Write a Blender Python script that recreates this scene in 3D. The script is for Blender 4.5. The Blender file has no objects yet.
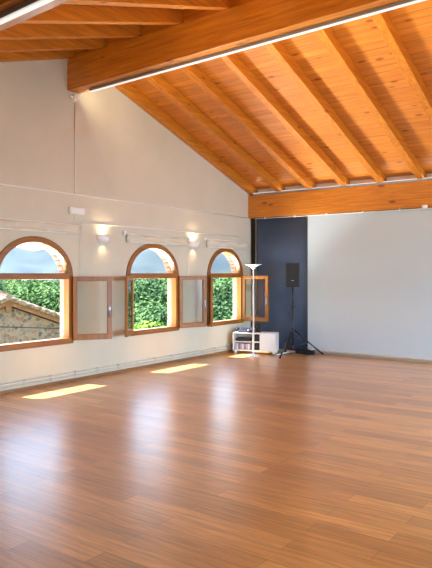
import bpy, bmesh, math, random
from mathutils import Vector, Matrix

C = bpy.context.scene.collection
scn = bpy.context.scene
PI = math.pi
random.seed(7)

# ------------------------------------------------------------------ camera
F_PX = 610.0
YAW = math.radians(35.6)
EYE = Vector((0, 0, 1.6))
cam_d = bpy.data.cameras.new('camera')
cam_d.sensor_fit = 'HORIZONTAL'
cam_d.sensor_width = 36
cam_d.lens = F_PX / 432 * 36
cam_d.shift_y = -10.5 / 432
cam_d.clip_end = 3000
cam = bpy.data.objects.new('camera', cam_d)
cam.location = EYE
cam.rotation_euler = (PI / 2, 0, YAW)
C.objects.link(cam)
scn.camera = cam

# ------------------------------------------------------------------ world, sun, added fill lamps
world = bpy.data.worlds.new('world')
scn.world = world
world.use_nodes = True
wn = world.node_tree
wn.nodes.clear()
sky = wn.nodes.new('ShaderNodeTexSky')
sky.sky_type = 'NISHITA'
sky.sun_disc = False
sky.sun_elevation = math.radians(60)
sky.sun_rotation = math.radians(-80)
sky.air_density = 1.3
sky.dust_density = .4
bg = wn.nodes.new('ShaderNodeBackground')
bg.inputs['Strength'].default_value = 0.36
wo = wn.nodes.new('ShaderNodeOutputWorld')
wn.links.new(sky.outputs[0], bg.inputs['Color'])
wn.links.new(bg.outputs[0], wo.inputs['Surface'])

def lamp(name, kind, loc, aim, energy, color, **kw):
    d = bpy.data.lights.new(name, kind)
    d.energy = energy
    d.color = color
    for k, v in kw.items():
        setattr(d, k, v)
    o = bpy.data.objects.new(name, d)
    o.location = loc
    o.rotation_euler = Vector(aim).to_track_quat('-Z', 'Y').to_euler()
    C.objects.link(o)
    return o

lamp('sun', 'SUN', (-20, 0, 30), (1, .2, -2.0), 13, (1, .98, .95), angle=math.radians(.6))
# area lamps added at assumed right-wall windows to brighten the room
for wy in (3.5, 6.4, 9.3):
    lamp('added_fill', 'AREA', (3.9, wy, 1.45), (-1, .25, -.60), 95, (.45, .72, 1), spread=math.radians(110), shape='RECTANGLE', size=1.5, size_y=2.0)
# area lamps added outside below the sills to throw light up at the ceiling
for wy in (5.44, 7.92, 10.1):
    lamp('added_fill', 'AREA', (-8.8, wy, -.45), (1, 0, 1.05), 155, (1, .97, .92), spread=math.radians(95), shape='RECTANGLE', size=1.6, size_y=1.3)

scn.view_settings.view_transform = 'Standard'
scn.view_settings.look = 'None'
scn.view_settings.gamma = 1
scn.view_settings.exposure = 0.98
scn.view_settings.use_curve_mapping = False

# ------------------------------------------------------------------ helpers
def lin(r, g, b):
    f = lambda c: (c / 255 / 12.92) if c / 255 <= .04045 else ((c / 255 + .055) / 1.055) ** 2.4
    return (f(r), f(g), f(b), 1)

def ray(px, t, z=None):
    """ground point seen at picture column px, t metres ahead"""
    u = (px - 216) / F_PX
    x = t * (-math.sin(YAW) + u * math.cos(YAW))
    y = t * (math.cos(YAW) + u * math.sin(YAW))
    return Vector((x, y, 0 if z is None else z))

def add_box(bm, x0, x1, y0, y1, z0, z1, mat=None):
    vs = [bm.verts.new(Vector((x, y, z)) if mat is None else mat @ Vector((x, y, z)))
          for x in (x0, x1) for y in (y0, y1) for z in (z0, z1)]
    for f in ((0, 1, 3, 2), (4, 6, 7, 5), (0, 4, 5, 1), (2, 3, 7, 6), (0, 2, 6, 4), (1, 5, 7, 3)):
        bm.faces.new([vs[i] for i in f])

def add_tube(bm, pts, r, seg=10, r1=None, caps=True):
    pts = [Vector(p) for p in pts]
    rings = []
    n = len(pts)
    for i, p in enumerate(pts):
        d = (pts[min(i + 1, n - 1)] - pts[max(i - 1, 0)]).normalized()
        a = Vector((0, 0, 1)) if abs(d.z) < .9 else Vector((1, 0, 0))
        u = d.cross(a).normalized()
        v = d.cross(u).normalized()
        rr = r if r1 is None else r + (r1 - r) * i / (n - 1)
        rings.append([bm.verts.new(p + rr * (math.cos(2 * PI * k / seg) * u + math.sin(2 * PI * k / seg) * v)) for k in range(seg)])
    for a, b in zip(rings, rings[1:]):
        for k in range(seg):
            f = bm.faces.new((a[k], a[(k + 1) % seg], b[(k + 1) % seg], b[k]))
            f.smooth = True
    if caps:
        bm.faces.new(rings[0])
        bm.faces.new(rings[-1])

def add_lathe(bm, prof, seg=32, mat=None):
    rings = []
    for r, z in prof:
        rings.append([bm.verts.new((mat or Matrix()) @ Vector((max(r, 1e-4) * math.cos(2 * PI * k / seg), max(r, 1e-4) * math.sin(2 * PI * k / seg), z))) for k in range(seg)])
    for a, b in zip(rings, rings[1:]):
        for k in range(seg):
            f = bm.faces.new((a[k], a[(k + 1) % seg], b[(k + 1) % seg], b[k]))
            f.smooth = True
    bm.faces.new(rings[0])
    bm.faces.new(rings[-1])

def add_prism(bm, outline, thick, to3d):
    """outline: list of 2-D points, extruded by thick; to3d(a, b, depth)"""
    a = [bm.verts.new(to3d(p[0], p[1], 0)) for p in outline]
    b = [bm.verts.new(to3d(p[0], p[1], thick)) for p in outline]
    bm.faces.new(a)
    bm.faces.new(b[::-1])
    n = len(a)
    for i in range(n):
        bm.faces.new((a[i], b[i], b[(i + 1) % n], a[(i + 1) % n]))

def obj(name, bm, m, parent=None, bevel=0, loc=None, rotz=None):
    bmesh.ops.recalc_face_normals(bm, faces=bm.faces)
    me = bpy.data.meshes.new(name)
    bm.to_mesh(me)
    bm.free()
    me.materials.append(m)
    o = bpy.data.objects.new(name, me)
    C.objects.link(o)
    if parent:
        o.parent = parent
    if loc is not None:
        o.location = loc
    if rotz is not None:
        o.rotation_euler = (0, 0, rotz)
    if bevel:
        md = o.modifiers.new('bevel', 'BEVEL')
        md.width = bevel
        md.segments = 2
        md.limit_method = 'ANGLE'
    return o

def box_obj(name, dims, m, parent=None, bevel=0, **kw):
    bm = bmesh.new()
    add_box(bm, *dims)
    return obj(name, bm, m, parent, bevel, **kw)

def tube_obj(name, pts, r, m, parent=None, seg=10, **kw):
    bm = bmesh.new()
    add_tube(bm, pts, r, seg)
    return obj(name, bm, m, parent, **kw)

def tag(o, label=None, cat=None, group=None, kind=None):
    if label: o['label'] = label
    if cat: o['category'] = cat
    if group: o['group'] = group
    if kind: o['kind'] = kind
    return o

def empty(name, loc=(0, 0, 0), rotz=0):
    o = bpy.data.objects.new(name, None)
    o.empty_display_size = .1
    C.objects.link(o)
    o.location = loc
    o.rotation_euler = (0, 0, rotz)
    return o

def kids(o):
    return [c for c in bpy.data.objects if c.parent == o]

def copy_tree(o, parent=None):
    c = o.copy()
    C.objects.link(c)
    c.parent = parent
    for ch in kids(o):
        copy_tree(ch, c)
    return c

# ------------------------------------------------------------------ materials
def mat(name, color=(.8, .8, .8, 1), rough=.6, metal=0, spec=.5, coat=0, coat_rough=.1, emit=None, emit_s=0, trans=0):
    m = bpy.data.materials.new(name)
    m.use_nodes = True
    b = m.node_tree.nodes['Principled BSDF']
    b.inputs['Base Color'].default_value = color
    b.inputs['Roughness'].default_value = rough
    b.inputs['Metallic'].default_value = metal
    b.inputs['Specular IOR Level'].default_value = spec
    b.inputs['Coat Weight'].default_value = coat
    b.inputs['Coat Roughness'].default_value = coat_rough
    b.inputs['Transmission Weight'].default_value = trans
    if emit:
        b.inputs['Emission Color'].default_value = emit
        b.inputs['Emission Strength'].default_value = emit_s
    return m

def nodes(m):
    nt = m.node_tree
    return nt, nt.nodes['Principled BSDF'], nt.nodes.new, nt.links.new

def ramp(nt, stops):
    r = nt.nodes.new('ShaderNodeValToRGB')
    e = r.color_ramp.elements
    while len(e) < len(stops):
        e.new(.5)
    for el, (p, c) in zip(e, stops):
        el.position = p
        el.color = c
    return r

def mixc(nt, fac, a, b, mode='MIX'):
    n = nt.nodes.new('ShaderNodeMix')
    n.data_type = 'RGBA'
    n.blend_type = mode
    if isinstance(fac, (int, float)): n.inputs[0].default_value = fac
    else: nt.links.new(fac, n.inputs[0])
    for s, v in ((6, a), (7, b)):
        if isinstance(v, tuple): n.inputs[s].default_value = v
        else: nt.links.new(v, n.inputs[s])
    return n.outputs[2]

def coords(nt, scale=(1, 1, 1), jitter=False):
    tc = nt.nodes.new('ShaderNodeTexCoord')
    mp = nt.nodes.new('ShaderNodeMapping')
    mp.inputs['Scale'].default_value = scale
    src = tc.outputs['Object']
    if jitter:
        oi = nt.nodes.new('ShaderNodeObjectInfo')
        mu = nt.nodes.new('ShaderNodeVectorMath')
        mu.operation = 'SCALE'
        mu.inputs[0].default_value = (7, 13, 5)
        nt.links.new(oi.outputs['Random'], mu.inputs['Scale'])
        ad = nt.nodes.new('ShaderNodeVectorMath')
        nt.links.new(src, ad.inputs[0])
        nt.links.new(mu.outputs[0], ad.inputs[1])
        src = ad.outputs[0]
    nt.links.new(src, mp.inputs['Vector'])
    return mp.outputs[0], src

def wood(name, dark, light, axis='y', rough=.4, knots=True, boards=None, coat=.15, kn=.9, kr_=1.0):
    m = mat(name, light, rough, coat=coat, coat_rough=.25)
    nt, b, N, L = nodes(m)
    long = {'x': (1.0, 16, 16), 'y': (16, 1.0, 16), 'z': (16, 16, 1.0)}[axis]
    v, raw = coords(nt, long, True)
    n = N('ShaderNodeTexNoise')
    n.inputs['Scale'].default_value = 1.75
    n.inputs['Detail'].default_value = 6
    n.inputs['Roughness'].default_value = .6
    n.inputs['Distortion'].default_value = .35
    L(v, n.inputs['Vector'])
    r = ramp(nt, [(.28, dark), (.72, light)])
    L(n.outputs['Fac'], r.inputs[0])
    col = r.outputs[0]
    if boards:
        # tongue-and-groove boards, each with its own tone; boards = (across axis index, width)
        sp = N('ShaderNodeSeparateXYZ')
        tc = N('ShaderNodeTexCoord')
        L(tc.outputs['Object'], sp.inputs[0])
        dv = N('ShaderNodeMath'); dv.operation = 'DIVIDE'; dv.inputs[1].default_value = boards[1]
        L(sp.outputs[boards[0]], dv.inputs[0])
        fl = N('ShaderNodeMath'); fl.operation = 'FLOOR'; L(dv.outputs[0], fl.inputs[0])
        wnz = N('ShaderNodeTexWhiteNoise'); wnz.noise_dimensions = '1D'; L(fl.outputs[0], wnz.inputs['W'])
        tone = ramp(nt, [(0, (.90, .88, .87, 1)), (1, (1.06, 1.06, 1.06, 1))])
        L(wnz.outputs['Value'], tone.inputs[0])
        col = mixc(nt, 1.0, col, tone.outputs[0], 'MULTIPLY')
        fr = N('ShaderNodeMath'); fr.operation = 'FRACT'; L(dv.outputs[0], fr.inputs[0])
        pg = N('ShaderNodeMath'); pg.operation = 'COMPARE'; pg.inputs[1].default_value = .5; pg.inputs[2].default_value = .46
        L(fr.outputs[0], pg.inputs[0])
        groove = ramp(nt, [(0, (.68, .6, .54, 1)), (1, (1, 1, 1, 1))])
        L(pg.outputs[0], groove.inputs[0])
        col = mixc(nt, 1.0, col, groove.outputs[0], 'MULTIPLY')
    if knots:
        mp = N('ShaderNodeMapping')
        mp.inputs['Scale'].default_value = {'x': (2.2, 5, 5), 'y': (5, 2.2, 5), 'z': (5, 5, 2.2)}[axis]
        L(raw, mp.inputs['Vector'])
        vo = N('ShaderNodeTexVoronoi')
        vo.inputs['Scale'].default_value = kn
        L(mp.outputs[0], vo.inputs['Vector'])
        kr = ramp(nt, [(.0, (.22, .10, .05, 1)), (.085 * kr_, (.50, .30, .20, 1)), (.14 * kr_, (1, 1, 1, 1))])
        L(vo.outputs['Distance'], kr.inputs[0])
        col = mixc(nt, .85, col, kr.outputs[0], 'MULTIPLY')
    L(col, b.inputs['Base Color'])
    return m

def mottled(name, c1, c2, scale, rough=.8, bump=0, detail=4, spec=.3):
    m = mat(name, c1, rough, spec=spec)
    nt, b, N, L = nodes(m)
    v, _ = coords(nt)
    n = N('ShaderNodeTexNoise')
    n.inputs['Scale'].default_value = scale
    n.inputs['Detail'].default_value = detail
    L(v, n.inputs['Vector'])
    r = ramp(nt, [(.3, c1), (.7, c2)])
    L(n.outputs['Fac'], r.inputs[0])
    L(r.outputs[0], b.inputs['Base Color'])
    if bump:
        bp = N('ShaderNodeBump')
        bp.inputs['Strength'].default_value = bump
        bp.inputs['Distance'].default_value = .02
        L(n.outputs['Fac'], bp.inputs['Height'])
        L(bp.outputs[0], b.inputs['Normal'])
    return m

BEAM_D, BEAM_L = (.42, .118, .006, 1), (.72, .268, .018, 1)
M_beam = wood('glulam_wood', BEAM_D, BEAM_L, 'x', kn=.75)
M_rafter = wood('rafter_wood', BEAM_D, BEAM_L, 'y', coat=0, rough=.5)
M_deck = wood('deck_boards', (.50, .155, .018, 1), (.76, .300, .045, 1), 'x', boards=(1, .12), kn=1.0, kr_=1.25, coat=0)
M_win = wood('window_wood', (.20, .062, .006, 1), (.37, .140, .014, 1), 'z', rough=.38, knots=False)
M_win_h = wood('window_wood_across', (.20, .062, .006, 1), (.37, .140, .014, 1), 'y', rough=.38, knots=False)
M_wall = mottled('cream_plaster', lin(207, 199, 178), lin(215, 207, 187), 1.5, .75, .05)
M_wall_w = mottled('white_plaster', lin(225, 218, 208), lin(232, 226, 216), 1.5, .75, .05)
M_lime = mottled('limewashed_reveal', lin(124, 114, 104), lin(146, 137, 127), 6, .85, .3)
M_pipe = mat('cream_pipe_paint', lin(214, 204, 190), .5)
M_white = mat('white_paint', lin(238, 238, 236), .4)
M_white_m = mat('white_metal', lin(236, 236, 234), .3)
M_cable = mat('white_plastic', lin(240, 236, 228), .45)
M_grey_al = mat('aluminium', lin(150, 160, 175), .35, .7)
M_black = mat('black_plastic', lin(26, 27, 31), .5)
M_black_m = mat('black_metal', lin(22, 24, 30), .3)
M_mesh = mat('speaker_grille_metal', lin(32, 32, 34), .65)
M_curtain = mottled('charcoal_fabric', lin(70, 92, 124), lin(80, 100, 130), 3, .6, spec=.4)
M_curtain_b = mat('black_fabric', lin(18, 18, 20), .9)
M_screen = mat('screen_cloth', lin(188, 204, 216), .42, spec=.5, coat=1, coat_rough=.3)
M_screen.node_tree.nodes['Principled BSDF'].inputs['Coat IOR'].default_value = 1.7
M_blind = mottled('cream_blind_cloth', lin(212, 204, 182), lin(220, 212, 192), 4, .85)
M_base = wood('skirting_wood', (.20, .085, .03, 1), (.36, .17, .06, 1), 'y', rough=.4, knots=False)
M_led = mat('led_diffuser', (.6, .6, .6, 1), .4, emit=(1, .97, .92, 1), emit_s=.36)
M_paper = mat('paper_spines', lin(185, 182, 205), .6)
M_device = mat('dark_device', lin(42, 50, 70), .35)

# glass panes: clear with a weak reflection
def pane_mat(name, tint, refl=.10):
    m = bpy.data.materials.new(name)
    m.use_nodes = True
    nt = m.node_tree
    nt.nodes.clear()
    N, L = nt.nodes.new, nt.links.new
    t = N('ShaderNodeBsdfTransparent'); t.inputs[0].default_value = tint
    g = N('ShaderNodeBsdfGlossy'); g.inputs['Roughness'].default_value = .02
    fr = N('ShaderNodeFresnel'); fr.inputs['IOR'].default_value = 1.5
    mx = N('ShaderNodeMixShader')
    L(fr.outputs[0], mx.inputs[0]); L(t.outputs[0], mx.inputs[1]); L(g.outputs[0], mx.inputs[2])
    o = N('ShaderNodeOutputMaterial'); L(mx.outputs[0], o.inputs[0])
    return m
M_pane = pane_mat('casement_glass', (.97, .96, .94, 1))
M_lun = mat('lunette_glass', (.86, .9, .93, 1), 0, trans=1)
M_lun.node_tree.nodes['Principled BSDF'].inputs['IOR'].default_value = 1.45

# floor: long laminate planks with gloss
M_floor = mat('laminate_floor', (.3, .15, .07, 1), .45, spec=.5, coat=1, coat_rough=.28)
M_floor.node_tree.nodes['Principled BSDF'].inputs['Coat IOR'].default_value = 1.6
nt, b, N, L = nodes(M_floor)
v, raw = coords(nt)
br = N('ShaderNodeTexBrick')
br.offset = .37
br.inputs['Color1'].default_value = (.55, .265, .068, 1)
br.inputs['Color2'].default_value = (.84, .46, .130, 1)
br.inputs['Mortar'].default_value = (.19, .075, .03, 1)
br.inputs['Scale'].default_value = 1
br.inputs['Mortar Size'].default_value = .0016
br.inputs['Mortar Smooth'].default_value = .3
br.inputs['Bias'].default_value = 0
br.inputs['Brick Width'].default_value = 1.28
br.inputs['Row Height'].default_value = .155
L(v, br.inputs['Vector'])
mp = N('ShaderNodeMapping'); mp.inputs['Scale'].default_value = (1.6, 26, 1); L(raw, mp.inputs['Vector'])
gn = N('ShaderNodeTexNoise'); gn.inputs['Scale'].default_value = 1.3; gn.inputs['Detail'].default_value = 7; gn.inputs['Roughness'].default_value = .65
L(mp.outputs[0], gn.inputs['Vector'])
gr = ramp(nt, [(.3, (.60, .52, .46, 1)), (.64, (1.16, 1.16, 1.16, 1))]); L(gn.outputs['Fac'], gr.inputs[0])
L(mixc(nt, 1.0, br.outputs['Color'], gr.outputs[0], 'MULTIPLY'), b.inputs['Base Color'])

# brick arches
M_brick = mat('brick', lin(196, 140, 112), .9)
nt, b, N, L = nodes(M_brick)
v, raw = coords(nt, (1, 1, 1))
vn = N('ShaderNodeTexNoise'); vn.inputs['Scale'].default_value = 9; L(v, vn.inputs['Vector'])
r = ramp(nt, [(.3, lin(128, 74, 54)), (.7, lin(164, 112, 90))]); L(vn.outputs['Fac'], r.inputs[0])
L(r.outputs[0], b.inputs['Base Color'])

# rubble stone
M_stone = mat('rubble_stone', (.4, .35, .3, 1), .95)
nt, b, N, L = nodes(M_stone)
v, raw = coords(nt)
vo = N('ShaderNodeTexVoronoi'); vo.inputs['Scale'].default_value = 7; L(v, vo.inputs['Vector'])
sp = N('ShaderNodeSeparateColor'); L(vo.outputs['Color'], sp.inputs[0])
r = ramp(nt, [(0, lin(78, 78, 84)), (.3, lin(134, 98, 82)), (.6, lin(156, 126, 108)), (1, lin(112, 96, 86))]); L(sp.outputs[0], r.inputs[0])
ve = N('ShaderNodeTexVoronoi'); ve.feature = 'DISTANCE_TO_EDGE'; ve.inputs['Scale'].default_value = 7; L(v, ve.inputs['Vector'])
er = ramp(nt, [(.02, (0, 0, 0, 1)), (.09, (1, 1, 1, 1))]); L(ve.outputs['Distance'], er.inputs[0])
L(mixc(nt, er.outputs[0], lin(146, 130, 122), r.outputs[0]), b.inputs['Base Color'])

M_tile = mottled('clay_tiles', lin(100, 70, 54), lin(166, 142, 124), 7, .9)
M_rake = mottled('weathered_timber', lin(120, 78, 58), lin(150, 100, 74), 3, .8)
M_ground = mottled('meadow', (.10, .16, .05, 1), (.17, .23, .08, 1), .6, .95)
M_hill = mottled('forested_slope', (.02, .032, .034, 1), (.06, .08, .062, 1), .03, .95, detail=8)
M_bark = mottled('bark', (.10, .07, .045, 1), (.17, .12, .08, 1), 8, .95)

def leaf_mat(name, c1, c2):
    m = mottled(name, c1, c2, 1.3, .85, spec=.05)
    nt, b, N, L = nodes(m)
    b.inputs['Subsurface Weight'].default_value = 0
    return m
M_leafs = [leaf_mat('dark_leaves', (.035, .085, .035, 1), (.10, .18, .07, 1)),
           leaf_mat('mid_leaves', (.055, .12, .04, 1), (.14, .235, .08, 1)),
           leaf_mat('lime_leaves', (.16, .30, .04, 1), (.28, .44, .08, 1))]

# ------------------------------------------------------------------ room shell
XL, XR, YN, YB = -7.0, 4.0, -1.8, 11.15
XO = XL - .19
RY, RZ, SL = 6.13, 4.86, .325           # line of the ridge, underside of the rafters there, slope
RH = .17                                # rafter height
def under(y): return RZ - SL * abs(y - RY) - (.07 if y < RY - .001 else 0)

bm = bmesh.new(); add_box(bm, XO, XR + .3, YN - .3, YB + .3, -.25, 0)
tag(obj('floor', bm, M_floor), 'glossy brown laminate plank floor', 'floor', kind='structure')

def gable(name, x0, x1, m):
    bm = bmesh.new()
    e0, e1 = YN - .3, YB + .3
    prof = [(e0, -.25), (e1, -.25), (e1, under(e1) + RH), (RY, under(RY) + RH), (e0, under(e0) + RH)]
    add_prism(bm, prof, x1 - x0, lambda a, b_, d: (x0 + d, a, b_))
    return obj(name, bm, m)

def cut(target, bms):
    for bmc in bms:
        bmesh.ops.recalc_face_normals(bmc, faces=bmc.faces)
        me = bpy.data.meshes.new('cut'); bmc.to_mesh(me); bmc.free()
        co = bpy.data.objects.new('cut', me); C.objects.link(co)
        md = target.modifiers.new('cut', 'BOOLEAN'); md.operation = 'DIFFERENCE'; md.solver = 'EXACT'; md.object = co
        bpy.context.view_layer.update()
        dg = bpy.context.evaluated_depsgraph_get()
        new = bpy.data.meshes.new_from_object(target.evaluated_get(dg))
        target.modifiers.clear()
        old = target.data
        target.data = new
        bpy.data.meshes.remove(old)
        bpy.data.objects.remove(co); bpy.data.meshes.remove(me)

# arched windows: centre y, half width, sill z, spring z, rise
WIN = [5.44, 7.92, 10.10]
HW = [.67, .67, .62]
SILL, SPRING, RISE = .57, 1.56, .56

def arch_outline(cy, hw, z0, zs, rise, n=24):
    pts = [(cy - hw, z0), (cy + hw, z0)]
    for k in range(n + 1):
        a = PI * k / n
        pts.append((cy + hw * math.cos(a), zs + rise * math.sin(a)))
    return pts

wall_left = gable('wall_left', XO, XL, M_wall)
cutters = []
for cy, hw in zip(WIN, HW):
    c = bmesh.new()
    add_prism(c, arch_outline(cy, hw - .03, SILL + .03, SPRING, RISE - .03), .5, lambda a, b_, d: (XO - .09 + d, a, b_))
    cutters.append(c)
cut(wall_left, cutters)
tag(wall_left, 'cream plastered gable wall with three arched windows', 'wall', kind='structure')

wall_right = gable('wall_right', XR, XR + .3, M_wall_w)
cs = []
for wy in (3.5, 6.4, 9.3):  # assumed windows out of view, added because the room needed more light
    c = bmesh.new(); add_box(c, XR - .1, XR + .5, wy - .75, wy + .75, .45, 2.45); cs.append(c)
cut(wall_right, cs)
tag(wall_right, kind='structure')
bm = bmesh.new(); add_box(bm, XL, XR, YB, YB + .3, 0, under(YB) + RH)
tag(obj('wall_back', bm, M_wall_w), kind='structure')
bm = bmesh.new(); add_box(bm, XL, XR, YN - .3, YN, 0, under(YN) + RH)
wn_ = obj('wall_near', bm, M_wall_w)
cs = []
for wx in (-4.6, -1.6, 1.4):  # unseen openings added behind the camera to let in sky light
    c = bmesh.new(); add_box(c, wx - .85, wx + .85, YN - .5, YN + .1, .3, 2.0); cs.append(c)
cut(wn_, cs)
tag(wn_, kind='structure')

bm = bmesh.new()
e0, e1 = YN - .7, YB + .9
z = lambda y, d: under(y) + RH + d
prof = [(e0, z(e0, .002)), (RY, z(RY, .002)), (e1, z(e1, .002)), (e1, z(e1, .12)), (RY, z(RY, .12)), (e0, z(e0, .12))]
add_prism(bm, prof, XR - XO + .8, lambda a, b_, d: (XO - .3 + d, a, b_))
tag(obj('ceiling', bm, M_deck), 'orange pine board ceiling in two slopes', 'ceiling', kind='structure')

# skirting boards
bm = bmesh.new(); add_box(bm, XL, XL + .018, YN, YB, 0, .045)
tag(obj('baseboard_left', bm, M_base), kind='structure')

# ------------------------------------------------------------------ beams and rafters
def beam(label, y0, y1, z0, z1):
    bm = bmesh.new(); add_box(bm, XL, XR, y0, y1, z0, z1)
    return tag(obj('roof_beam', bm, M_beam, bevel=.008), label, 'beam')
RYAW = -math.radians(2.3)
bm = bmesh.new()
add_prism(bm, [(0, 4.29), (XR - XL, 4.29), (XR - XL, 4.60), (0, 4.75)], .22, lambda a, b_, d: (a, -.11 + d, b_))
ridge = obj('roof_beam', bm, M_beam, bevel=.008, loc=(XL, 6.13, 0), rotz=RYAW)
tag(ridge, 'deep orange glulam ridge beam crossing the hall at the top', 'beam')
beam('orange glulam beam along the top of the dark panel and white screen', YB - .20, YB, 2.78, 3.25)
bm = bmesh.new(); add_box(bm, 0, XR - XL, -.22, 0, 3.19, 3.42)
NYAW = -math.radians(3.2)
tag(obj('roof_beam', bm, M_beam, bevel=.008, loc=(XL, 2.44 - math.sin(NYAW) * 3.5, 0), rotz=NYAW), 'near orange beam cutting across the top left corner of the picture', 'beam')

FAR_RAFTERS = [-6.937, -6.27, -5.56, -4.84, -4.11, -3.37, -2.63, -1.89, -1.15, -.41, .33, 1.07, 1.81, 2.55, 3.29]
def rafter_mesh(ya, yb):
    bm = bmesh.new()
    za, zb = under(ya), under(yb)
    prof = [(ya, za), (yb, zb), (yb, zb + RH), (ya, za + RH)]
    add_prism(bm, prof, .12, lambda a, b_, d: (d - .06, a, b_))
    return bm
far0 = obj('rafter', rafter_mesh(6.131, YB - .001), M_rafter, bevel=.006)
near0 = obj('rafter', rafter_mesh(YN + .001, 6.128), M_rafter, bevel=.006)
words_far = {0: 'orange rafter lying against the cream gable wall, far slope'}
ordn = ['', 'first', 'second', 'third', 'fourth', 'fifth', 'sixth', 'seventh', 'eighth', 'ninth', 'tenth', 'eleventh', 'twelfth', 'thirteenth', 'fourteenth']
for i, x in enumerate(FAR_RAFTERS):
    o = far0 if i == 0 else far0.copy()
    if i: C.objects.link(o)
    o.location = (x, 0, 0)
    tag(o, words_far.get(i, 'far-slope orange rafter, %s counting rightwards from the wall rafter' % ordn[i]), 'rafter', 'rafters of the far roof slope')
for i, x in enumerate(FAR_RAFTERS):
    o = near0 if i == 0 else near0.copy()
    if i: C.objects.link(o)
    o.location = (x, 0, 0)
    tag(o, 'orange rafter on the near slope lying against the cream gable wall' if i == 0 else
        'near-slope orange rafter, %s counting away from the gable wall' % ordn[i], 'rafter', 'rafters of the near roof slope')

# blocking boards closing the gaps above the ridge beam, between the rafters
edges = [XL] + [x for c_ in FAR_RAFTERS for x in (c_ - .062, c_ + .062)] + [XR]
k = 0
for a, b_ in zip(edges[2::2], edges[3::2]):
    k += 1
    ty = 6.13 + math.tan(RYAW) * ((a + b_) / 2 - XL)
    zt = under(ty) + RH
    bm = bmesh.new(); add_box(bm, a, b_, ty - .05, ty - .02, zt - .26 - (.09 if a > 0 else 0), zt - .016)
    tag(obj('trim_%d' % k, bm, M_beam), kind='structure')

# ------------------------------------------------------------------ light strips on the beams
def strip(label, x0, x1, y, zz, aim, power, under_beam=True, yaw=0):
    t = tag(empty('led_strip_light', ((x0 + x1) / 2, y + math.sin(yaw) * ((x0 + x1) / 2 - XL), zz), yaw), label, 'light strip')
    h = (x1 - x0) / 2
    box_obj('profile', (-h, h, -.022, .022, 0, .035), M_grey_al, t)
    box_obj('diffuser', (-h, h, -.018, .018, -.012, -.0005) if under_beam else (-h, h, -.018, .018, .0355, .047), M_led, t)
    lamp('strip_glow', 'AREA', ((x0 + x1) / 2, y + aim[1] * .04, zz + (-.03 if under_beam else .06)), aim, power, (1, .86, .58), shape='RECTANGLE', size=.02, size_y=x1 - x0).rotation_euler
    return t

def aim_strip(o, d):
    # long side of the lamp along the beam (x)
    zax = -Vector(d).normalized()
    xax = Vector((1, 0, 0))
    yax = zax.cross(xax).normalized()
    xax = yax.cross(zax)
    o.rotation_euler = Matrix((xax, yax, zax)).transposed().to_euler()

strip('thin white light strip under the ridge beam', -6.66, XR - .4, 6.17, 4.252, (0, 1, .1), 1, True, RYAW)
strip('thin white light strip lying on top of the beam above the screen', XL + .1, XR - .4, YB - .17, 3.252, (0, -1, .6), 1, False)
strip('thin white light strip under the near beam, top left corner', XL + .3, XR - .4, 2.29 - math.sin(NYAW) * 3.5, 3.152, (0, 1, .1), 1, True, NYAW)
for o in bpy.data.objects:
    if o.type == 'LIGHT' and o.name.startswith('strip_glow'):
        o.data.size, o.data.size_y = 10.6, .008
        i = 0 if '.' not in o.name else int(o.name.split('.')[1])
        o.location.x = -1.5
        aim_strip(o, [(0, .9, .45), (0, -.8, .9), (0, .9, .45)][i])
        o.data.energy = [40, 4, 30][i]

# ------------------------------------------------------------------ windows
FD = .075                                # frame depth
def ring(bm, cy, hwo, hwi, zs, ro, ri, x0, x1, n=28):
    P = []
    for k in range(n + 1):
        a = PI * k / n
        c, s = math.cos(a), math.sin(a)
        P.append([bm.verts.new((x, cy + w * c, zs + r_ * s)) for x, w, r_ in ((x0, hwo, ro), (x1, hwo, ro), (x1, hwi, ri), (x0, hwi, ri))])
    for a, b_ in zip(P, P[1:]):
        for k in range(4):
            bm.faces.new((a[k], a[(k + 1) % 4], b_[(k + 1) % 4], b_[k]))
    bm.faces.new(P[0]); bm.faces.new(P[-1])

def leaf(parent, hinge, direction, width, flip):
    """one glazed casement leaf hinged at a jamb; direction is where its free edge points"""
    d = Vector((direction[0], direction[1])).normalized()
    e = empty('casement', (hinge[0], hinge[1], 0), math.atan2(d.y, d.x))
    e.parent = parent
    z0, z1, s, th = .615, 1.555, .068, .045
    y0, y1 = (0, th) if flip else (-th, 0)
    bm = bmesh.new()
    add_box(bm, .004, s, y0, y1, z0, z1)
    add_box(bm, width - s, width, y0, y1, z0, z1)
    add_box(bm, s, width - s, y0, y1, z0, z0 + .085)
    add_box(bm, s, width - s, y0, y1, z1 - s, z1)
    obj('sash', bm, M_win, e, .004)
    ym = (y0 + y1) / 2
    box_obj('pane', (s, width - s, ym - .003, ym + .003, z0 + .085, z1 - s), M_pane, e)
    bm = bmesh.new()
    yo = y1 + .006 if flip else y0 - .006
    add_box(bm, width - .045, width - .022, min(yo, ym), max(yo, ym), .98, 1.10)
    add_tube(bm, [(width - .034, yo, 1.04), (width - .034, yo + (.03 if flip else -.03), 1.04), (width - .034, yo + (.035 if flip else -.035), .95)], .007)
    obj('handle', bm, M_grey_al, e)
    return e

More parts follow.
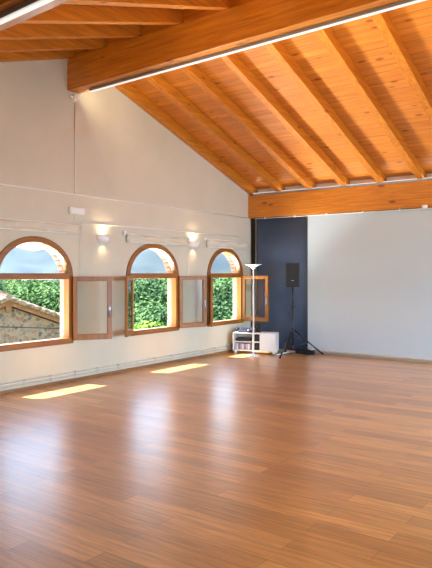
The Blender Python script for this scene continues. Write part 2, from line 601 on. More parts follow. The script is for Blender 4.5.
WLAB = ['arched wooden window nearest the camera, left edge of the picture, stone house behind',
        'arched wooden window in the middle of the wall, both casements open',
        'arched wooden window nearest the dark panel in the corner']
for i, (cy, hw) in enumerate(zip(WIN, HW)):
    w = tag(empty('window_%d' % (i + 1), (XL, cy, SILL)), WLAB[i], 'window', kind='structure')
    w.location = (0, 0, 0)
    x0, x1 = XL - .088, XL + .028
    fw = .082
    bm = bmesh.new()
    ring(bm, cy, hw, hw - fw, SPRING, RISE, RISE - fw, x0, x1)
    obj('arch_frame', bm, M_win_h, w, .005)
    bm = bmesh.new()
    add_box(bm, x0, x1, cy - hw, cy - hw + fw, SILL + .085, SPRING)
    add_box(bm, x0, x1, cy + hw - fw, cy + hw, SILL + .085, SPRING)
    obj('jamb_frame', bm, M_win, w, .005)
    box_obj('sill_rail', (x0, x1 + .012, cy - hw, cy + hw, SILL, SILL + .085), M_win_h, w, .006)
    box_obj('transom', (x0, x1 - .004, cy - hw + fw, cy + hw - fw, SPRING - .045, SPRING + .045), M_win_h, w, .005)
    bm = bmesh.new()
    hp = hw - fw + .01
    pts = [(cy + hp * math.cos(PI * k / 24), SPRING + .02 + (RISE - fw - .01) * math.sin(PI * k / 24)) for k in range(25)]
    add_prism(bm, pts, .006, lambda a, b_, d: (XL - .02 + d, a, b_))
    obj('lunette_pane', bm, M_lun, w)
    # brick arch of the outer reveal: voussoirs
    bm = bmesh.new()
    nb = 19
    for k in range(nb):
        a0, a1 = PI * (k + .06) / nb, PI * (k + .94) / nb
        q = []
        for a in (a0, a1):
            for w_, r_ in ((hw - .075, RISE - .075), (hw + .09, RISE + .09)):
                q.append((cy + w_ * math.cos(a), SPRING + r_ * math.sin(a)))
        add_prism(bm, [q[0], q[1], q[3], q[2]], .12, lambda a, b_, d: (XO - .03 + d, a, b_))
    obj('brick_arch', bm, M_brick, w, .006)
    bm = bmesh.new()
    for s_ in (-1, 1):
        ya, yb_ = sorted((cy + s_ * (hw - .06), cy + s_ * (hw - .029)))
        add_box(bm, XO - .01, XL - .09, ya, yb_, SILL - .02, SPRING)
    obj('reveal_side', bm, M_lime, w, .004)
    bm = bmesh.new(); add_box(bm, XO - .05, XL - .05, cy - hw + .03, cy + hw - .03, SILL - .06, SILL + .028)
    obj('outer_sill', bm, M_brick, w, .004)
    hinge_x = XL + .032
    if i == 0:
        leaf(w, (hinge_x, cy + hw - .02), (.33, .50), .58, False)
        leaf(w, (hinge_x, cy - hw + .02), (.37, -.43), .58, True)
    elif i == 1:
        leaf(w, (hinge_x, cy + hw - .02), (.20, .56), .58, False)
        leaf(w, (hinge_x, cy - hw + .085), (.35, -.515), .60, True)
    else:
        leaf(w, (hinge_x, cy + hw - .02), (.62, .06), .60, False)
        leaf(w, (hinge_x, cy - hw + .08), (.33, -.46), .55, True)

# ------------------------------------------------------------------ wall fittings
# heating pipes along the foot of the wall
def pipe(zz, label):
    t = tag(empty('heating_pipe', (XL, 4, 0)), label, 'pipe', 'heating pipes above the skirting')
    t.location = (0, 0, 0)
    tube_obj('tube', [(XL + .03, YN + .05, zz), (XL + .03, YB - .25, zz)], .0085, M_pipe, t)
    k = 0
    for j in range(16):
        y = 3.9 + j * .45
        if y > 10.8: break
        box_obj('clip', (XL, XL + .05, y - .007, y + .007, zz - .013, zz + .013), M_pipe, t)
pipe(.135, 'upper white heating pipe low along the window wall')
pipe(.085, 'lower white heating pipe just above the skirting')

def thing_tube(name, pts, r, m, label, cat, group=None):
    return tag(tube_obj(name, pts, r, m, None), label, cat, group)

thing_tube('wall_cable', [(XL + .009, YN + .1, 2.785), (XL + .009, YB - .21, 2.775)], .009, M_cable, 'long thin white trunking high across the cream wall', 'cable')
CY = 6.16
thing_tube('conduit', [(XL + .009, CY, 2.80), (XL + .009, CY, 4.16), (XL + .05, CY, 4.2)], .008, M_cable, 'thin upright white conduit dropping from the ridge beam', 'conduit')
thing_tube('conduit', [(XL + .009, 6.28, 2.366), (XL + .009, 10.6, 2.366)], .008, M_cable, 'white conduit running level above the wall lamps', 'conduit')
thing_tube('conduit', [(XL + .008, CY, 2.41), (XL + .008, CY, 2.48)], .006, M_cable, 'short upright conduit below the small white wall box', 'conduit')
t = tag(empty('junction_box', (XL, 6.18, 2.53)), 'small white rectangular box on the cream wall below the upright conduit', 'junction box')
box_obj('box_body', (0, .05, -.14, .14, -.05, .05), M_cable, t, .008)
box_obj('box_cover', (.0505, .062, -.12, .12, -.038, .038), M_white, t, .004)
t = tag(empty('cable_outlet', (XL, 6.30, 4.20)), 'small white round driver at the wall end of the ridge beam light', 'junction box')
bm = bmesh.new(); add_lathe(bm, [(.0, 0), (.055, 0), (.055, .04), (.045, .07), (0, .07)], 20, Matrix.Rotation(PI / 2, 4, 'Y'))
obj('box_body', bm, M_cable, t, .004, loc=(.0, 0, 0))
box_obj('cable_gland', (.02, .05, -.10, -.055, -.012, .012), M_cable, t)
t.location.y = 6.12 + .02

# wall lamps
M_glow = mat('warm_bulb', (1, 1, 1, 1), .4, emit=(1, .80, .52, 1), emit_s=6)
M_sconce = mat('white_ceramic', lin(240, 240, 240), .4)
def sconce_at(y, label, first):
    if first is None:
        t = empty('wall_lamp', (XL, y, 2.08))
        bm = bmesh.new()
        n, prof = 20, [(.03, .03), (.075, .0), (.12, .035), (.142, .115)]
        rings = []
        for r_, z_ in prof:
            rings.append([bm.verts.new((r_ * .85 * math.sin(PI * k / n), -r_ * math.cos(PI * k / n), z_)) for k in range(n + 1)])
        inner = [(.134, .115), (.11, .045), (.07, .018), (.035, .04)]
        for r_, z_ in inner:
            rings.append([bm.verts.new((r_ * .85 * math.sin(PI * k / n) + .002, -r_ * math.cos(PI * k / n), z_)) for k in range(n + 1)])
        rings.append(rings[0])
        for a, b_ in zip(rings, rings[1:]):
            for k in range(n):
                bm.faces.new((a[k], a[k + 1], b_[k + 1], b_[k])).smooth = True
        obj('lamp_shade', bm, M_sconce, t)
        box_obj('back_plate', (.0, .012, -.05, .05, .03, .10), M_sconce, t)
        bm = bmesh.new(); add_lathe(bm, [(0, .055), (.018, .06), (.022, .08), (.012, .10), (0, .105)], 14, Matrix.Translation((.06, 0, 0)))
        obj('bulb', bm, M_glow, t)
    else:
        t = copy_tree(first)
        t.location = (XL, y, 2.08)
    tag(t, label, 'wall lamp', 'wall lamps')
    for dz, aim, e, sz in ((.13, (-.30, 0, 1), 3.2, 2.7), (-.02, (-.35, 0, -1), 1.2, 2.0)):
        lamp('wall_lamp_glow', 'SPOT', (XL + .07, y, 2.08 + dz), aim, e * 1.0, (1, .74, .42), spot_size=sz, spot_blend=1, shadow_soft_size=.03)
    return t
sc0 = sconce_at(6.72, 'lit white half-bowl wall lamp between the nearest and the middle window', None)
sconce_at(9.03, 'lit white half-bowl wall lamp between the middle and the farthest window', sc0)

# rolled cloth blinds above the windows
def blind(y0, y1, z0, z1, label):
    t = tag(empty('roller_blind', (0, 0, 0)), label, 'blind', 'rolled cloth blinds')
    tube_obj('rod', [(XL + .035, y0 - .02, z1), (XL + .035, y1 + .02, z1 - .01)], .009, M_cable, t)
    tube_obj('bottom_bar', [(XL + .035, y0 + .02, z0), (XL + .035, y1, z0)], .009, M_cable, t)
    # slack cloth with soft folds between the rod and the bar
    bm = bmesh.new()
    n, mm = 24, 8
    g = []
    for i in range(n + 1):
        y = y0 + .02 + (y1 - y0 - .02) * i / n
        row = []
        for j in range(mm + 1):
            s = j / mm
            bul = .016 * math.sin(s * PI * 2.5 + 1.3 * math.sin(i * .6)) + .02
            row.append(bm.verts.new((XL + .01 + bul, y, z1 - .01 + (z0 - z1 + .01) * s - .008 * math.sin(i / n * PI) * math.sin(s * PI))))
        g.append(row)
    for i in range(n):
        for j in range(mm):
            bm.faces.new((g[i][j], g[i + 1][j], g[i + 1][j + 1], g[i][j + 1])).smooth = True
    o = obj('cloth', bm, M_blind, t)
    sd = o.modifiers.new('thick', 'SOLIDIFY'); sd.thickness = .003; sd.offset = 0
    tube_obj('pull_cord', [(XL + .03, y1 - .01, z0), (XL + .03, y1 - .01, z0 - .75)], .0025, M_cable, t, 6)
    bm = bmesh.new()
    add_box(bm, XL, XL + .055, y0 - .06, y0 - .02, z1 - .03, z1 + .035)
    obj('bracket', bm, M_white, t, .004)
blind(4.2, 6.26, 2.195, 2.33, 'rolled cream blind above the nearest window')
blind(7.22, 8.86, 2.115, 2.255, 'rolled cream blind above the middle window')
blind(9.42, 10.92, 2.11, 2.265, 'rolled cream blind above the window by the dark panel')

# ------------------------------------------------------------------ end wall: dark panel and white screen
def hanging(name, x0, x1, y, z0, z1, m, wave, label, cat, thick=.004, nx=60, per=.3):
    bm = bmesh.new()
    A = [bm.verts.new((x0 + (x1 - x0) * i / nx, y + wave * math.sin((x0 + (x1 - x0) * i / nx) / per * 2 * PI) * .5, z0)) for i in range(nx + 1)]
    B = [bm.verts.new((v.co.x, y + (v.co.y - y) * .4, z1)) for v in A]
    for i in range(nx):
        bm.faces.new((A[i], A[i + 1], B[i + 1], B[i])).smooth = True
    o = obj(name, bm, m)
    sd = o.modifiers.new('thick', 'SOLIDIFY'); sd.thickness = thick; sd.offset = 0
    return tag(o, label, cat)
hanging('dark_curtain', XL + .12, -5.59, YB - .04, .02, 2.775, M_curtain, .018, 'dark blue-grey cloth hanging in the far corner behind the speaker', 'curtain', per=.45)
t = tag(empty('curtain_pole', (XL + .06, YB - .1, 0)), 'narrow black upright strip in the corner beside the farthest window', 'curtain strip')
box_obj('black_strip', (-.035, .05, -.012, .012, .05, 2.77), M_curtain_b, t)
t = tag(empty('projection_screen', (0, YB - .10, 0)), 'wide white projection cloth covering the end wall', 'screen')
bm = bmesh.new()
add_box(bm, -5.64, XR - .3, -.003, .003, .075, 2.76)
obj('screen_cloth', bm, M_screen, t)
tube_obj('bottom_bar', [(-5.58, 0, .062), (XR - .35, 0, .062)], .022, M_white, t)
# thin rod with clips under the end beam
t = tag(empty('curtain_rod', (0, YB - .17, 2.755)), 'thin white rod with small clips under the end beam', 'rod')
tube_obj('rod', [(XL + .15, 0, 0), (XR - .3, 0, 0)], .008, M_white, t)
for x in [-6.6, -5.9, -5.2, -4.45, -3.75, -3.05]:
    box_obj('clip', (x - .012, x + .012, -.014, .014, -.014, .024), M_white, t)
t = tag(empty('small_sensor', (-3.28, YB - .23, 2.78)), 'small white round sensor fixed below the end beam, right edge', 'sensor')
bm = bmesh.new(); add_lathe(bm, [(0, -.03), (.04, -.03), (.05, .0), (.05, .03), (0, .03)], 20)
obj('sensor_body', bm, M_white, t)
box_obj('sensor_bracket', (-.02, .02, .03, .06, -.02, .03), M_white, t)

# ------------------------------------------------------------------ media cabinet on castors
CL = Vector((-6.835, 10.12, 0)); ang = math.radians(19)
cab = tag(empty('media_cabinet', CL, ang), 'low white cabinet on castors in the corner below the farthest window', 'cabinet')
Wc, Dc, z0, z1, th = .87, .34, .06, .42, .02
box_obj('top_panel', (0, Wc, 0, Dc, z1 - th, z1), M_white, cab, .002)
box_obj('bottom_panel', (0, Wc, 0, Dc, z0, z0 + th), M_white, cab, .002)
for a in (0, .40, .55, Wc - th):
    box_obj('upright_panel', (a, a + th, 0, Dc, z0 + th, z1 - th), M_white, cab)
box_obj('back_panel', (th, Wc - th, Dc - .01, Dc, z0 + th, z1 - th), M_white, cab)
box_obj('shelf', (th, .40, .01, Dc - .01, (.232), .248), M_white, cab)
box_obj('shelf', (.42, .55, .01, Dc - .01, (.232), .248), M_white, cab)
d = box_obj('cabinet_door', (.572, Wc - .002, -.016, -.001, z0 + .004, z1 - .004), M_white, cab, .002)
for x in (.05, Wc - .05):
    for y in (.05, Dc - .05):
        bm = bmesh.new()
        add_lathe(bm, [(0, -.012), (.028, -.012), (.03, 0), (.028, .012), (0, .012)], 16, Matrix.Translation((x, y, .03)) @ Matrix.Rotation(PI / 2, 4, 'X'))
        add_box(bm, x - .018, x + .018, y - .02, y + .02, .052, z0)
        obj('castor', bm, M_white_m, cab)
cm = Matrix.Translation(CL) @ Matrix.Rotation(ang, 4, 'Z')
def on_cab(x, y, z_): return cm @ Vector((x, y, z_))
# contents
p = on_cab(.21, .16, .248)
t = tag(empty('audio_deck', p, ang), 'flat dark audio player on the upper cabinet shelf', 'audio player')
box_obj('deck_body', (-.15, .15, -.12, .12, .006, .055), M_black, t, .003)
box_obj('front_panel', (-.14, .14, -.124, -.1205, .012, .05), M_device, t)
box_obj('foot', (-.12, .12, -.08, .08, 0, .006), M_black_m, t)
x = .03
rnd = random.Random(3)
cols = [mat('violet_cardboard', lin(160, 156, 196), .6), mat('pale_cardboard', lin(205, 202, 214), .6), mat('grey_cardboard', lin(120, 122, 146), .6)]
first = ['pale violet disc case at the left end of the bottom cabinet shelf']
pos = ['second', 'third', 'fourth', 'fifth', 'sixth', 'seventh', 'eighth', 'ninth']
k = 0
while x < .36:
    w_ = .034 + .006 * rnd.random()
    q = on_cab(x + w_ / 2, .13, z0 + th)
    lab = first[0] if k == 0 else '%s disc case from the left on the bottom cabinet shelf' % pos[k - 1]
    o = box_obj('disc_case', (-w_ / 2 + .001, w_ / 2 - .001, -.10, .08, 0, .115 + .012 * rnd.random()), cols[k % 3], None, .002, loc=q, rotz=ang)
    tag(o, lab, 'disc case', 'disc cases on the bottom shelf')
    x += w_ + .002
    k += 1
for zz, lab in ((.248, 'small black round loudspeaker in the upper middle slot of the cabinet'), (z0 + th, 'small black round loudspeaker in the lower middle slot of the cabinet')):
    q = on_cab(.485, .14, zz)
    t = tag(empty('small_loudspeaker', q, ang), lab, 'loudspeaker', 'small loudspeakers in the cabinet slots')
    box_obj('speaker_body', (-.055, .055, -.08, .1, 0, .13), M_black, t, .008)
    bm = bmesh.new(); add_lathe(bm, [(0, 0), (.042, 0), (.045, .008), (.03, .004), (.012, .012), (0, .013)], 20, Matrix.Translation((0, -.081, .065)) @ Matrix.Rotation(PI / 2, 4, 'X'))
    obj('driver_cone', bm, M_device, t)
q = on_cab(.27, .17, z1)
t = tag(empty('mixing_desk', q, ang), 'small dark mixing desk lying on the white cabinet top', 'mixer')
bm = bmesh.new()
add_prism(bm, [(-.13, 0), (.13, 0), (.13, .085), (-.13, .03)], .34, lambda a, b_, d: (d - .17, a, b_))
obj('desk_body', bm, M_device, t, .005)
for r_ in range(3):
    for c_ in range(6):
        yy = -.08 + .06 * r_
        zt = .03 + (yy + .13) / .26 * .055
        bm = bmesh.new(); add_lathe(bm, [(0, zt - .004), (.012, zt - .004), (.010, zt + .016), (0, zt + .016)], 10, Matrix.Translation((-.13 + .052 * c_, yy, 0)))
        obj('control_knob', bm, M_white if (r_ * 6 + c_) % 7 == 3 else M_black, t)
q = on_cab(.10, .2, z1)
t = tag(empty('headphones', on_cab(.045, .22, z1), ang), 'dark headphones on the left end of the cabinet top', 'headphones')
bm = bmesh.new(); add_tube(bm, [(-.0, -.06 * math.cos(a), .05 + .07 * math.sin(a)) for a in [PI * k / 10 for k in range(11)]], .006)
obj('headband', bm, M_black, t)
for s_ in (-1, 1):
    bm = bmesh.new(); add_lathe(bm, [(0, -.014), (.032, -.014), (.036, 0), (.032, .014), (0, .014)], 16, Matrix.Translation((0, s_ * .06, .0365)) @ Matrix.Rotation(PI / 2, 4, 'X'))
    obj('ear_cup', bm, M_device, t)
q = on_cab(.50, .20, z1)
t = tag(empty('black_case', q, ang), 'small upright black case on the cabinet top behind the lamp pole', 'case')
box_obj('case_body', (-.04, .04, -.03, .03, 0, .17), M_black, t, .006)
box_obj('case_lid', (-.041, .041, -.031, .031, .171, .195), M_black_m, t, .004)

# ------------------------------------------------------------------ uplighter floor lamp
lp = Vector((-6.32, 10.08, 0))
t = tag(empty('floor_lamp', lp), 'tall slender white uplighter with a dish top standing before the cabinet', 'floor lamp')
bm = bmesh.new(); add_lathe(bm, [(0, 0), (.125, 0), (.125, .012), (.04, .022), (.018, .05), (0, .05)])
obj('lamp_base', bm, M_white_m, t)
bm = bmesh.new(); add_tube(bm, [(0, 0, .04), (0, 0, 1.70)], .017, 14, .014)
obj('pole', bm, M_white_m, t)
bm = bmesh.new(); add_lathe(bm, [(0, 1.69), (.03, 1.69), (.045, 1.72), (.13, 1.765), (.165, 1.775), (.16, 1.78), (.12, 1.772), (.03, 1.735), (0, 1.735)])
obj('lamp_shade', bm, M_white_m, t)

# ------------------------------------------------------------------ loudspeaker on tripod
TC = Vector((-5.74, 10.60, 0))
Fv = Vector((-math.sin(YAW), math.cos(YAW), 0)); Rv = Vector((math.cos(YAW), math.sin(YAW), 0))
t = tag(empty('speaker_stand', TC), 'black tripod speaker stand before the dark cloth', 'speaker stand')
bm = bmesh.new(); add_tube(bm, [(0, 0, .12), (0, 0, .95)], .019, 14)
obj('lower_tube', bm, M_black_m, t)
bm = bmesh.new(); add_tube(bm, [(0, 0, .95), (0, 0, 1.335)], .015, 14)
obj('pole', bm, M_black_m, t)
for zz, r_ in ((.95, .03), (.50, .034), (.16, .03)):
    bm = bmesh.new(); add_lathe(bm, [(.0, zz - .035), (r_, zz - .035), (r_, zz + .035), (0, zz + .035)], 16)
    obj('collar', bm, M_black, t, .003)
bm = bmesh.new(); add_tube(bm, [(.02, 0, .96), (.07, -.01, .96)], .014, 10)
obj('knob', bm, M_black, t)
for (a, b_) in ((.59, 0.03), (-.30, -.50), (-.10, .42)):
    d = Rv * a + Fv * b_
    n_ = d.normalized()
    bm = bmesh.new()
    add_tube(bm, [n_ * .03 + Vector((0, 0, .50)), d * .5 + Vector((0, 0, .265)), d + Vector((0, 0, .02))], .0145, 10)
    lg = obj('leg', bm, M_black_m, t)
    bm = bmesh.new(); add_tube(bm, [d * .97 + Vector((0, 0, .033)), d * 1.02 + Vector((0, 0, .016))], .02, 10)
    obj('rubber_foot', bm, M_black, lg)
    bm = bmesh.new(); add_tube(bm, [n_ * .028 + Vector((0, 0, .16)), d * .52 + Vector((0, 0, .25))], .008, 8)
    obj('brace', bm, M_black_m, t)

t = tag(empty('loudspeaker', TC + Vector((0, 0, 1.336)), YAW - .12), 'black loudspeaker mounted on top of the tripod stand', 'loudspeaker')
bm = bmesh.new()
prof = [(-.135, -.11), (.135, -.11), (.135, .0), (.085, .13), (-.085, .13), (-.135, .0)]
add_prism(bm, prof, .465, lambda a, b_, d: (a, b_, d))
obj('speaker_box', bm, M_black, t, .01)
box_obj('grille', (-.123, .123, -.118, -.1105, .012, .453), M_mesh, t, .004)
box_obj('badge', (-.022, .022, -.1205, -.1185, .12, .134), M_grey_al, t)

def cable(pts, r, m, label, cat='cable', name='cable'):
    # smooth the polyline a little
    P = [Vector(p) for p in pts]
    out = []
    for i in range(len(P) - 1):
        p0, p1, p2, p3 = P[max(i - 1, 0)], P[i], P[i + 1], P[min(i + 2, len(P) - 1)]
        for k in range(6):
            s = k / 6
            out.append(.5 * ((2 * p1) + (-p0 + p2) * s + (2 * p0 - 5 * p1 + 4 * p2 - p3) * s * s + (-p0 + 3 * p1 - 3 * p2 + p3) * s ** 3))
    out.append(P[-1])
    bm = bmesh.new(); add_tube(bm, out, r, 8)
    return tag(obj(name, bm, m), label, cat)
cable([TC + Vector((-.03, .13, 1.40)), TC + Vector((-.10, .2, 1.0)), TC + Vector((-.25, .20, .72)), on_cab(.80, .28, .50), on_cab(.74, .28, z1 + .008)], .005, M_device, 'thin cable slung from the loudspeaker down to the cabinet')
cable([(-6.02, 10.30, .01), (-5.95, 10.5, .012), (-5.86, 10.68, .012), (-5.8, 10.88, .012), (-5.55, 10.92, .012), (-5.40, 10.85, .012), (-5.5, 10.74, .012), (-5.66, 10.82, .012)], .009, M_black, 'black cable coiled on the floor behind the tripod')
cable([(-5.98, 10.36, .012), (-5.90, 10.62, .03), (-5.97, 10.86, .012), (-6.05, 10.94, .03), (-5.9, 10.96, .012), (-5.72, 10.95, .012)], .009, M_cable, 'white power cable bunched on the floor right of the cabinet')
t = tag(empty('cable_bag', (-5.62, 10.93, 0), .1), 'low black bag on the floor behind the tripod', 'bag')
bm = bmesh.new(); add_box(bm, -.20, .16, -.06, .06, 0, .075)
bmesh.ops.subdivide_edges(bm, edges=bm.edges, cuts=4, use_grid_fill=True)
for v_ in bm.verts:
    if v_.co.z > .01: v_.co += Vector((.004 * math.sin(v_.co.z * 90), .006 * math.sin(v_.co.x * 40), .012 * math.sin(v_.co.x * 30 + v_.co.y * 40)))
obj('bag_body', bm, M_curtain_b, t, .01)
t.location.z = 0.0
tube_obj('handle', [(-.08, 0, .07), (-.06, 0, .10), (.03, 0, .105), (.05, 0, .07)], .006, M_black, t)

# ------------------------------------------------------------------ outside
bm = bmesh.new()
n = 40
G = []
for i in range(n + 1):
    for j in range(n + 1):
        x = XO - .5 - 170 * (i / n) ** 1.5
        y = -60 + 240 * j / n
        d_ = -x
        zz = -4.6 - min(d_, 30) * .05 + .4 * math.sin(x * .13 + y * .1)
        G.append(bm.verts.new((x, y, zz)))
for i in range(n):
    for j in range(n):
        bm.faces.new((G[i * (n + 1) + j], G[(i + 1) * (n + 1) + j], G[(i + 1) * (n + 1) + j + 1], G[i * (n + 1) + j + 1])).smooth = True
tag(obj('ground', bm, M_ground), kind='structure')

# distant range of hills
def hills(name, dist, depth, h0, prof, m):
    bm = bmesh.new()
    NA, ND = 90, 14
    rows = []
    for i in range(NA + 1):
        px = -420 + 1050 * i / NA
        u = (px - 216) / F_PX
        dr = Vector((-math.sin(YAW) + u * math.cos(YAW), math.cos(YAW) + u * math.sin(YAW), 0))
        row = []
        for j in range(ND + 1):
            s = j / ND
            t_ = dist + depth * s
            crest = prof(px)
            zz = h0 + (crest * (dist + depth * .7) - h0 + 1.6) * math.sin(min(s / .7, 1) * PI / 2) ** .9 if s <= .7 else crest * (dist + depth * .7) + 1.6 - (s - .7) * 90
            zz += (4 * math.sin(px * .07 + s * 9) + 3 * math.sin(px * .021 + s * 17)) * min(1, max(0, 1 - abs(s - .4) / .4))
            p_ = dr * t_
            row.append(bm.verts.new((p_.x, p_.y, zz)))
        rows.append(row)
    for a, b_ in zip(rows, rows[1:]):
        for j in range(ND):
            bm.faces.new((a[j], b_[j], b_[j + 1], a[j + 1])).smooth = True
    return tag(obj(name, bm, m), kind='structure')
def prof(px):
    pts = [(-420, .05), (-60, .056), (0, .054), (20, .040), (35, .036), (50, .040), (70, .052), (130, .060), (220, .066), (320, .06), (630, .05)]
    for (a, va), (b_, vb) in zip(pts, pts[1:]):
        if a <= px <= b_: return va + (vb - va) * (px - a) / (b_ - a)
    return .05
hills('hill', 700, 500, -12, prof, M_hill)
# far ground between the meadow and the hills
bm = bmesh.new()
vs = [bm.verts.new(p_) for p_ in ((-120, -500, -8), (-1300, -500, -14), (-1300, 1400, -14), (-120, 1400, -8), (-8, 1400, -8), (-8, 175, -8), (-120, 175, -8))]
bm.faces.new(vs)
tag(obj('valley_floor', bm, M_hill), kind='structure')

# haze in the valley air between the near trees and the hills
M_haze = bpy.data.materials.new('valley_haze')
M_haze.use_nodes = True
nt = M_haze.node_tree; nt.nodes.clear()
vs_ = nt.nodes.new('ShaderNodeVolumeScatter')
vs_.inputs['Color'].default_value = (.34, .47, .9, 1)
vs_.inputs['Density'].default_value = .00018
vs_.inputs['Anisotropy'].default_value = .1
oo = nt.nodes.new('ShaderNodeOutputMaterial'); nt.links.new(vs_.outputs[0], oo.inputs['Volume'])
bm = bmesh.new()
add_box(bm, 0, 480, -700, 700, -30, 80, Matrix.Translation(Fv * 160) @ Matrix.Rotation(math.atan2(Fv.y, Fv.x), 4, 'Z'))
tag(obj('haze', bm, M_haze), 'blue summer haze over the valley', 'haze', kind='stuff')

# stone outbuilding seen through the nearest window
hp = ray(9, 22); hr = ray(60, 22)
dx = (hr - hp).normalized()
hang = math.atan2(dx.y, dx.x)
hs = tag(empty('stone_house', (hp.x, hp.y, 0), hang + .42), 'low rubble-stone house with a clay tile roof, seen through the nearest window', 'house')
RZ0, hwid, drop, dep = .62, 3.6, .385, 6.0
zb = -5.6
bm = bmesh.new()
add_prism(bm, [(-hwid + .3, zb), (hwid - .3, zb), (hwid - .3, RZ0 - drop * (hwid - .3) - .22), (0, RZ0 - .22), (-hwid + .3, RZ0 - drop * (hwid - .3) - .22)], dep, lambda a, b_, d: (a, .28 + d, b_))
obj('stone_wall', bm, M_stone, hs)
bm = bmesh.new()
for s_ in (-1, 1):
    add_prism(bm, [(0, RZ0 - .17), (s_ * hwid, RZ0 - .17 - drop * hwid), (s_ * hwid, RZ0 - drop * hwid + .0), (0, RZ0 + .0)], .09, lambda a, b_, d: (a, d, b_))
obj('rake_board', bm, M_rake, hs)
bm = bmesh.new()
for s_ in (-1, 1):
    add_prism(bm, [(0, RZ0), (s_ * (hwid + .15), RZ0 - drop * (hwid + .15)), (s_ * (hwid + .15), RZ0 + .04 - drop * (hwid + .15)), (0, RZ0 + .04)], dep + .4, lambda a, b_, d: (a, d - .06, b_))
    # soffit boards showing below the overhang
obj('roof_deck', bm, M_rake, hs)
bm = bmesh.new()
nrow = 14
for s_ in (-1, 1):
    for i in range(nrow):
        a0 = i * (hwid + .2) / nrow; a1 = a0 + (hwid + .2) / nrow * 1.15
        for j in range(16):
            yy = -.02 + j * .40
            za, zc = RZ0 + .10 - drop * a0, RZ0 + .075 - drop * a1
            add_tube(bm, [(s_ * a0, yy, za), (s_ * a1, yy, zc)], .085, 7, .105)
for j in range(12):
    add_tube(bm, [(0, -.08 + j * .52, RZ0 + .15), (0, .48 + j * .52, RZ0 + .13)], .12, 8, .10)
obj('clay_tiles', bm, M_tile, hs)
bm = bmesh.new()
for s_ in (1,):
    add_box(bm, -.09, .09, .02, .27, RZ0 - .42, RZ0 - .17)
obj('ridge_purlin', bm, M_rake, hs)
# overhead line crossing the view
a_, b2 = ray(-40, 19), ray(330, 24)
pts = []
for k in range(21):
    s = k / 20
    p_ = a_.lerp(b2, s); p_.z = -.02 + .13 * s - .33 * math.sin(PI * s)
    pts.append(p_)
bm = bmesh.new(); add_tube(bm, pts, .02, 6)
tag(obj('overhead_line', bm, M_black_m), 'dark overhead cable crossing outside in front of the trees', 'cable')

# trees
def crown_mesh(seed, w, h, nleaf, size):
    rnd = random.Random(seed)
    bm = bmesh.new()
    clumps = []
    for k in range(26):
        a = rnd.random() * 2 * PI; e = math.asin(rnd.uniform(-.7, 1))
        clumps.append((Vector((w * .72 * math.cos(a) * math.cos(e), w * .72 * math.sin(a) * math.cos(e), h * .62 * math.sin(e))), w * rnd.uniform(.26, .42)))
    for c_, r_ in clumps:
        for k in range(nleaf // len(clumps)):
            d = Vector((rnd.gauss(0, 1), rnd.gauss(0, 1), rnd.gauss(0, 1))).normalized()
            p_ = c_ + d * r_ * rnd.uniform(.75, 1.05)
            nrm = (d + Vector((rnd.gauss(0, .5), rnd.gauss(0, .5), rnd.gauss(0, .5) + .3))).normalized()
            u_ = nrm.orthogonal().normalized(); v_ = nrm.cross(u_)
            an = rnd.random() * PI
            u2 = (u_ * math.cos(an) + v_ * math.sin(an)) * size * rnd.uniform(.7, 1.3); v2 = (-u_ * math.sin(an) + v_ * math.cos(an)) * size * rnd.uniform(.4, .7)
            q = [bm.verts.new(p_ + o_) for o_ in (-u2, v2 * .9, u2, -v2 * .9)]
            bm.faces.new(q)
    return bm
def make_tree(seed, w, h, m):
    t = empty('tree', (0, 0, 0))
    obj('crown', crown_mesh(seed, w, h, 9000, .11), m, t, loc=(0, 0, h * .95 + 1.0))
    bm = bmesh.new()
    add_tube(bm, [(0, 0, -1.5), (.05, 0, 1.2), (-.05, .1, h * .9)], .22, 8, .08)
    for k in range(6):
        a = k * 1.05
        add_tube(bm, [(0, 0, 1.0 + k * .15), (w * .35 * math.cos(a), w * .35 * math.sin(a), h * .7 + .2 * k), (w * .6 * math.cos(a), w * .6 * math.sin(a), h * .95 + .15 * k)], .08, 6, .02)
    obj('trunk', bm, M_bark, t)
    return t
protos = [make_tree(1, 2.6, 2.6, M_leafs[0]), make_tree(2, 2.8, 2.4, M_leafs[1]), make_tree(5, 1.7, 1.5, M_leafs[2])]
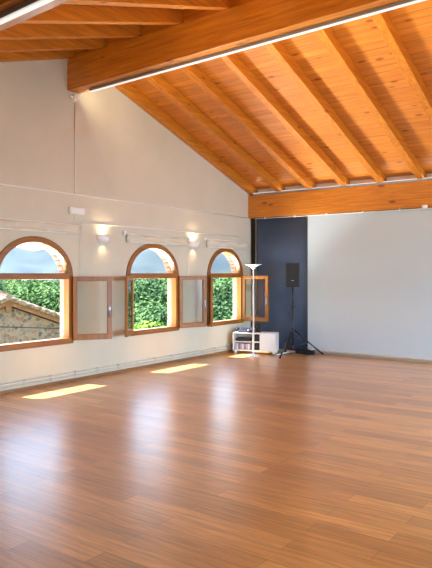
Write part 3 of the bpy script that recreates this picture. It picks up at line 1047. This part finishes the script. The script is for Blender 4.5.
spots = [  # px, t, top z, kind, label
    (-12, 33, 1.2, 0, 'dark green leafy tree above the ridge of the stone house'),
    (18, 36, 1.35, 1, 'mid-green leafy tree right behind the ridge of the stone house'),
    (44, 34, 1.25, 1, 'mid-green leafy tree behind the right roof slope of the stone house'),
    (66, 38, 1.4, 0, 'dark leafy tree at the right edge of the nearest window'),
    (4, 52, 1.5, 1, 'more distant leafy tree left of the nearest window view'),
    (36, 55, 1.5, 0, 'more distant dark tree in the nearest window'),
    (92, 34, 1.3, 1, 'leafy tree outside behind the wall between the nearest windows'),
    (128, 36, 1.5, 1, 'leafy tree at the left jamb of the middle window'),
    (146, 33, 1.3, 0, 'dark leafy tree in the centre of the middle window'),
    (166, 37, 1.5, 1, 'leafy tree at the right jamb of the middle window'),
    (140, 27, .45, 1, 'lower leafy tree in the middle window, below the tree line'),
    (158, 26, .35, 0, 'lower dark leafy tree near the right jamb of the middle window'),
    (136, 21, .05, 2, 'bright lime bush low at the left of the middle window'),
    (161, 20, -.25, 2, 'bright lime bush low at the right of the middle window'),
    (192, 34, 1.4, 1, 'leafy tree outside between the middle and farthest window'),
    (212, 35, 1.5, 1, 'leafy tree at the left jamb of the farthest window'),
    (230, 32, 1.4, 0, 'dark leafy tree in the farthest window'),
    (250, 36, 1.5, 1, 'leafy tree hidden past the right jamb of the farthest window'),
    (220, 25, .4, 0, 'lower dark tree in the farthest window, beneath the others'),
    (236, 24, .1, 1, 'lower leafy tree at the right of the farthest window'),
    (150, 60, 1.6, 0, 'far dark tree closing the gap in the middle window'),
    (225, 58, 1.6, 1, 'far leafy tree closing the gap in the farthest window'),
]
used = set()
HT = {0: 1.0 + 2.6 * .95 + 2.6 * .62 + .9, 1: 1.0 + 2.4 * .95 + 2.4 * .62 + .95, 2: 1.0 + 1.5 * .95 + 1.5 * .62 + .6}
for px, t_, top, kd, lab in spots:
    o = protos[kd] if kd not in used else copy_tree(protos[kd])
    used.add(kd)
    p_ = ray(px, t_)
    o.location = (p_.x, p_.y, top - HT[kd])
    o.rotation_euler = (0, 0, px * 1.7)
    tag(o, lab, 'bush' if kd == 2 else 'tree', 'trees and bushes outside the windows')
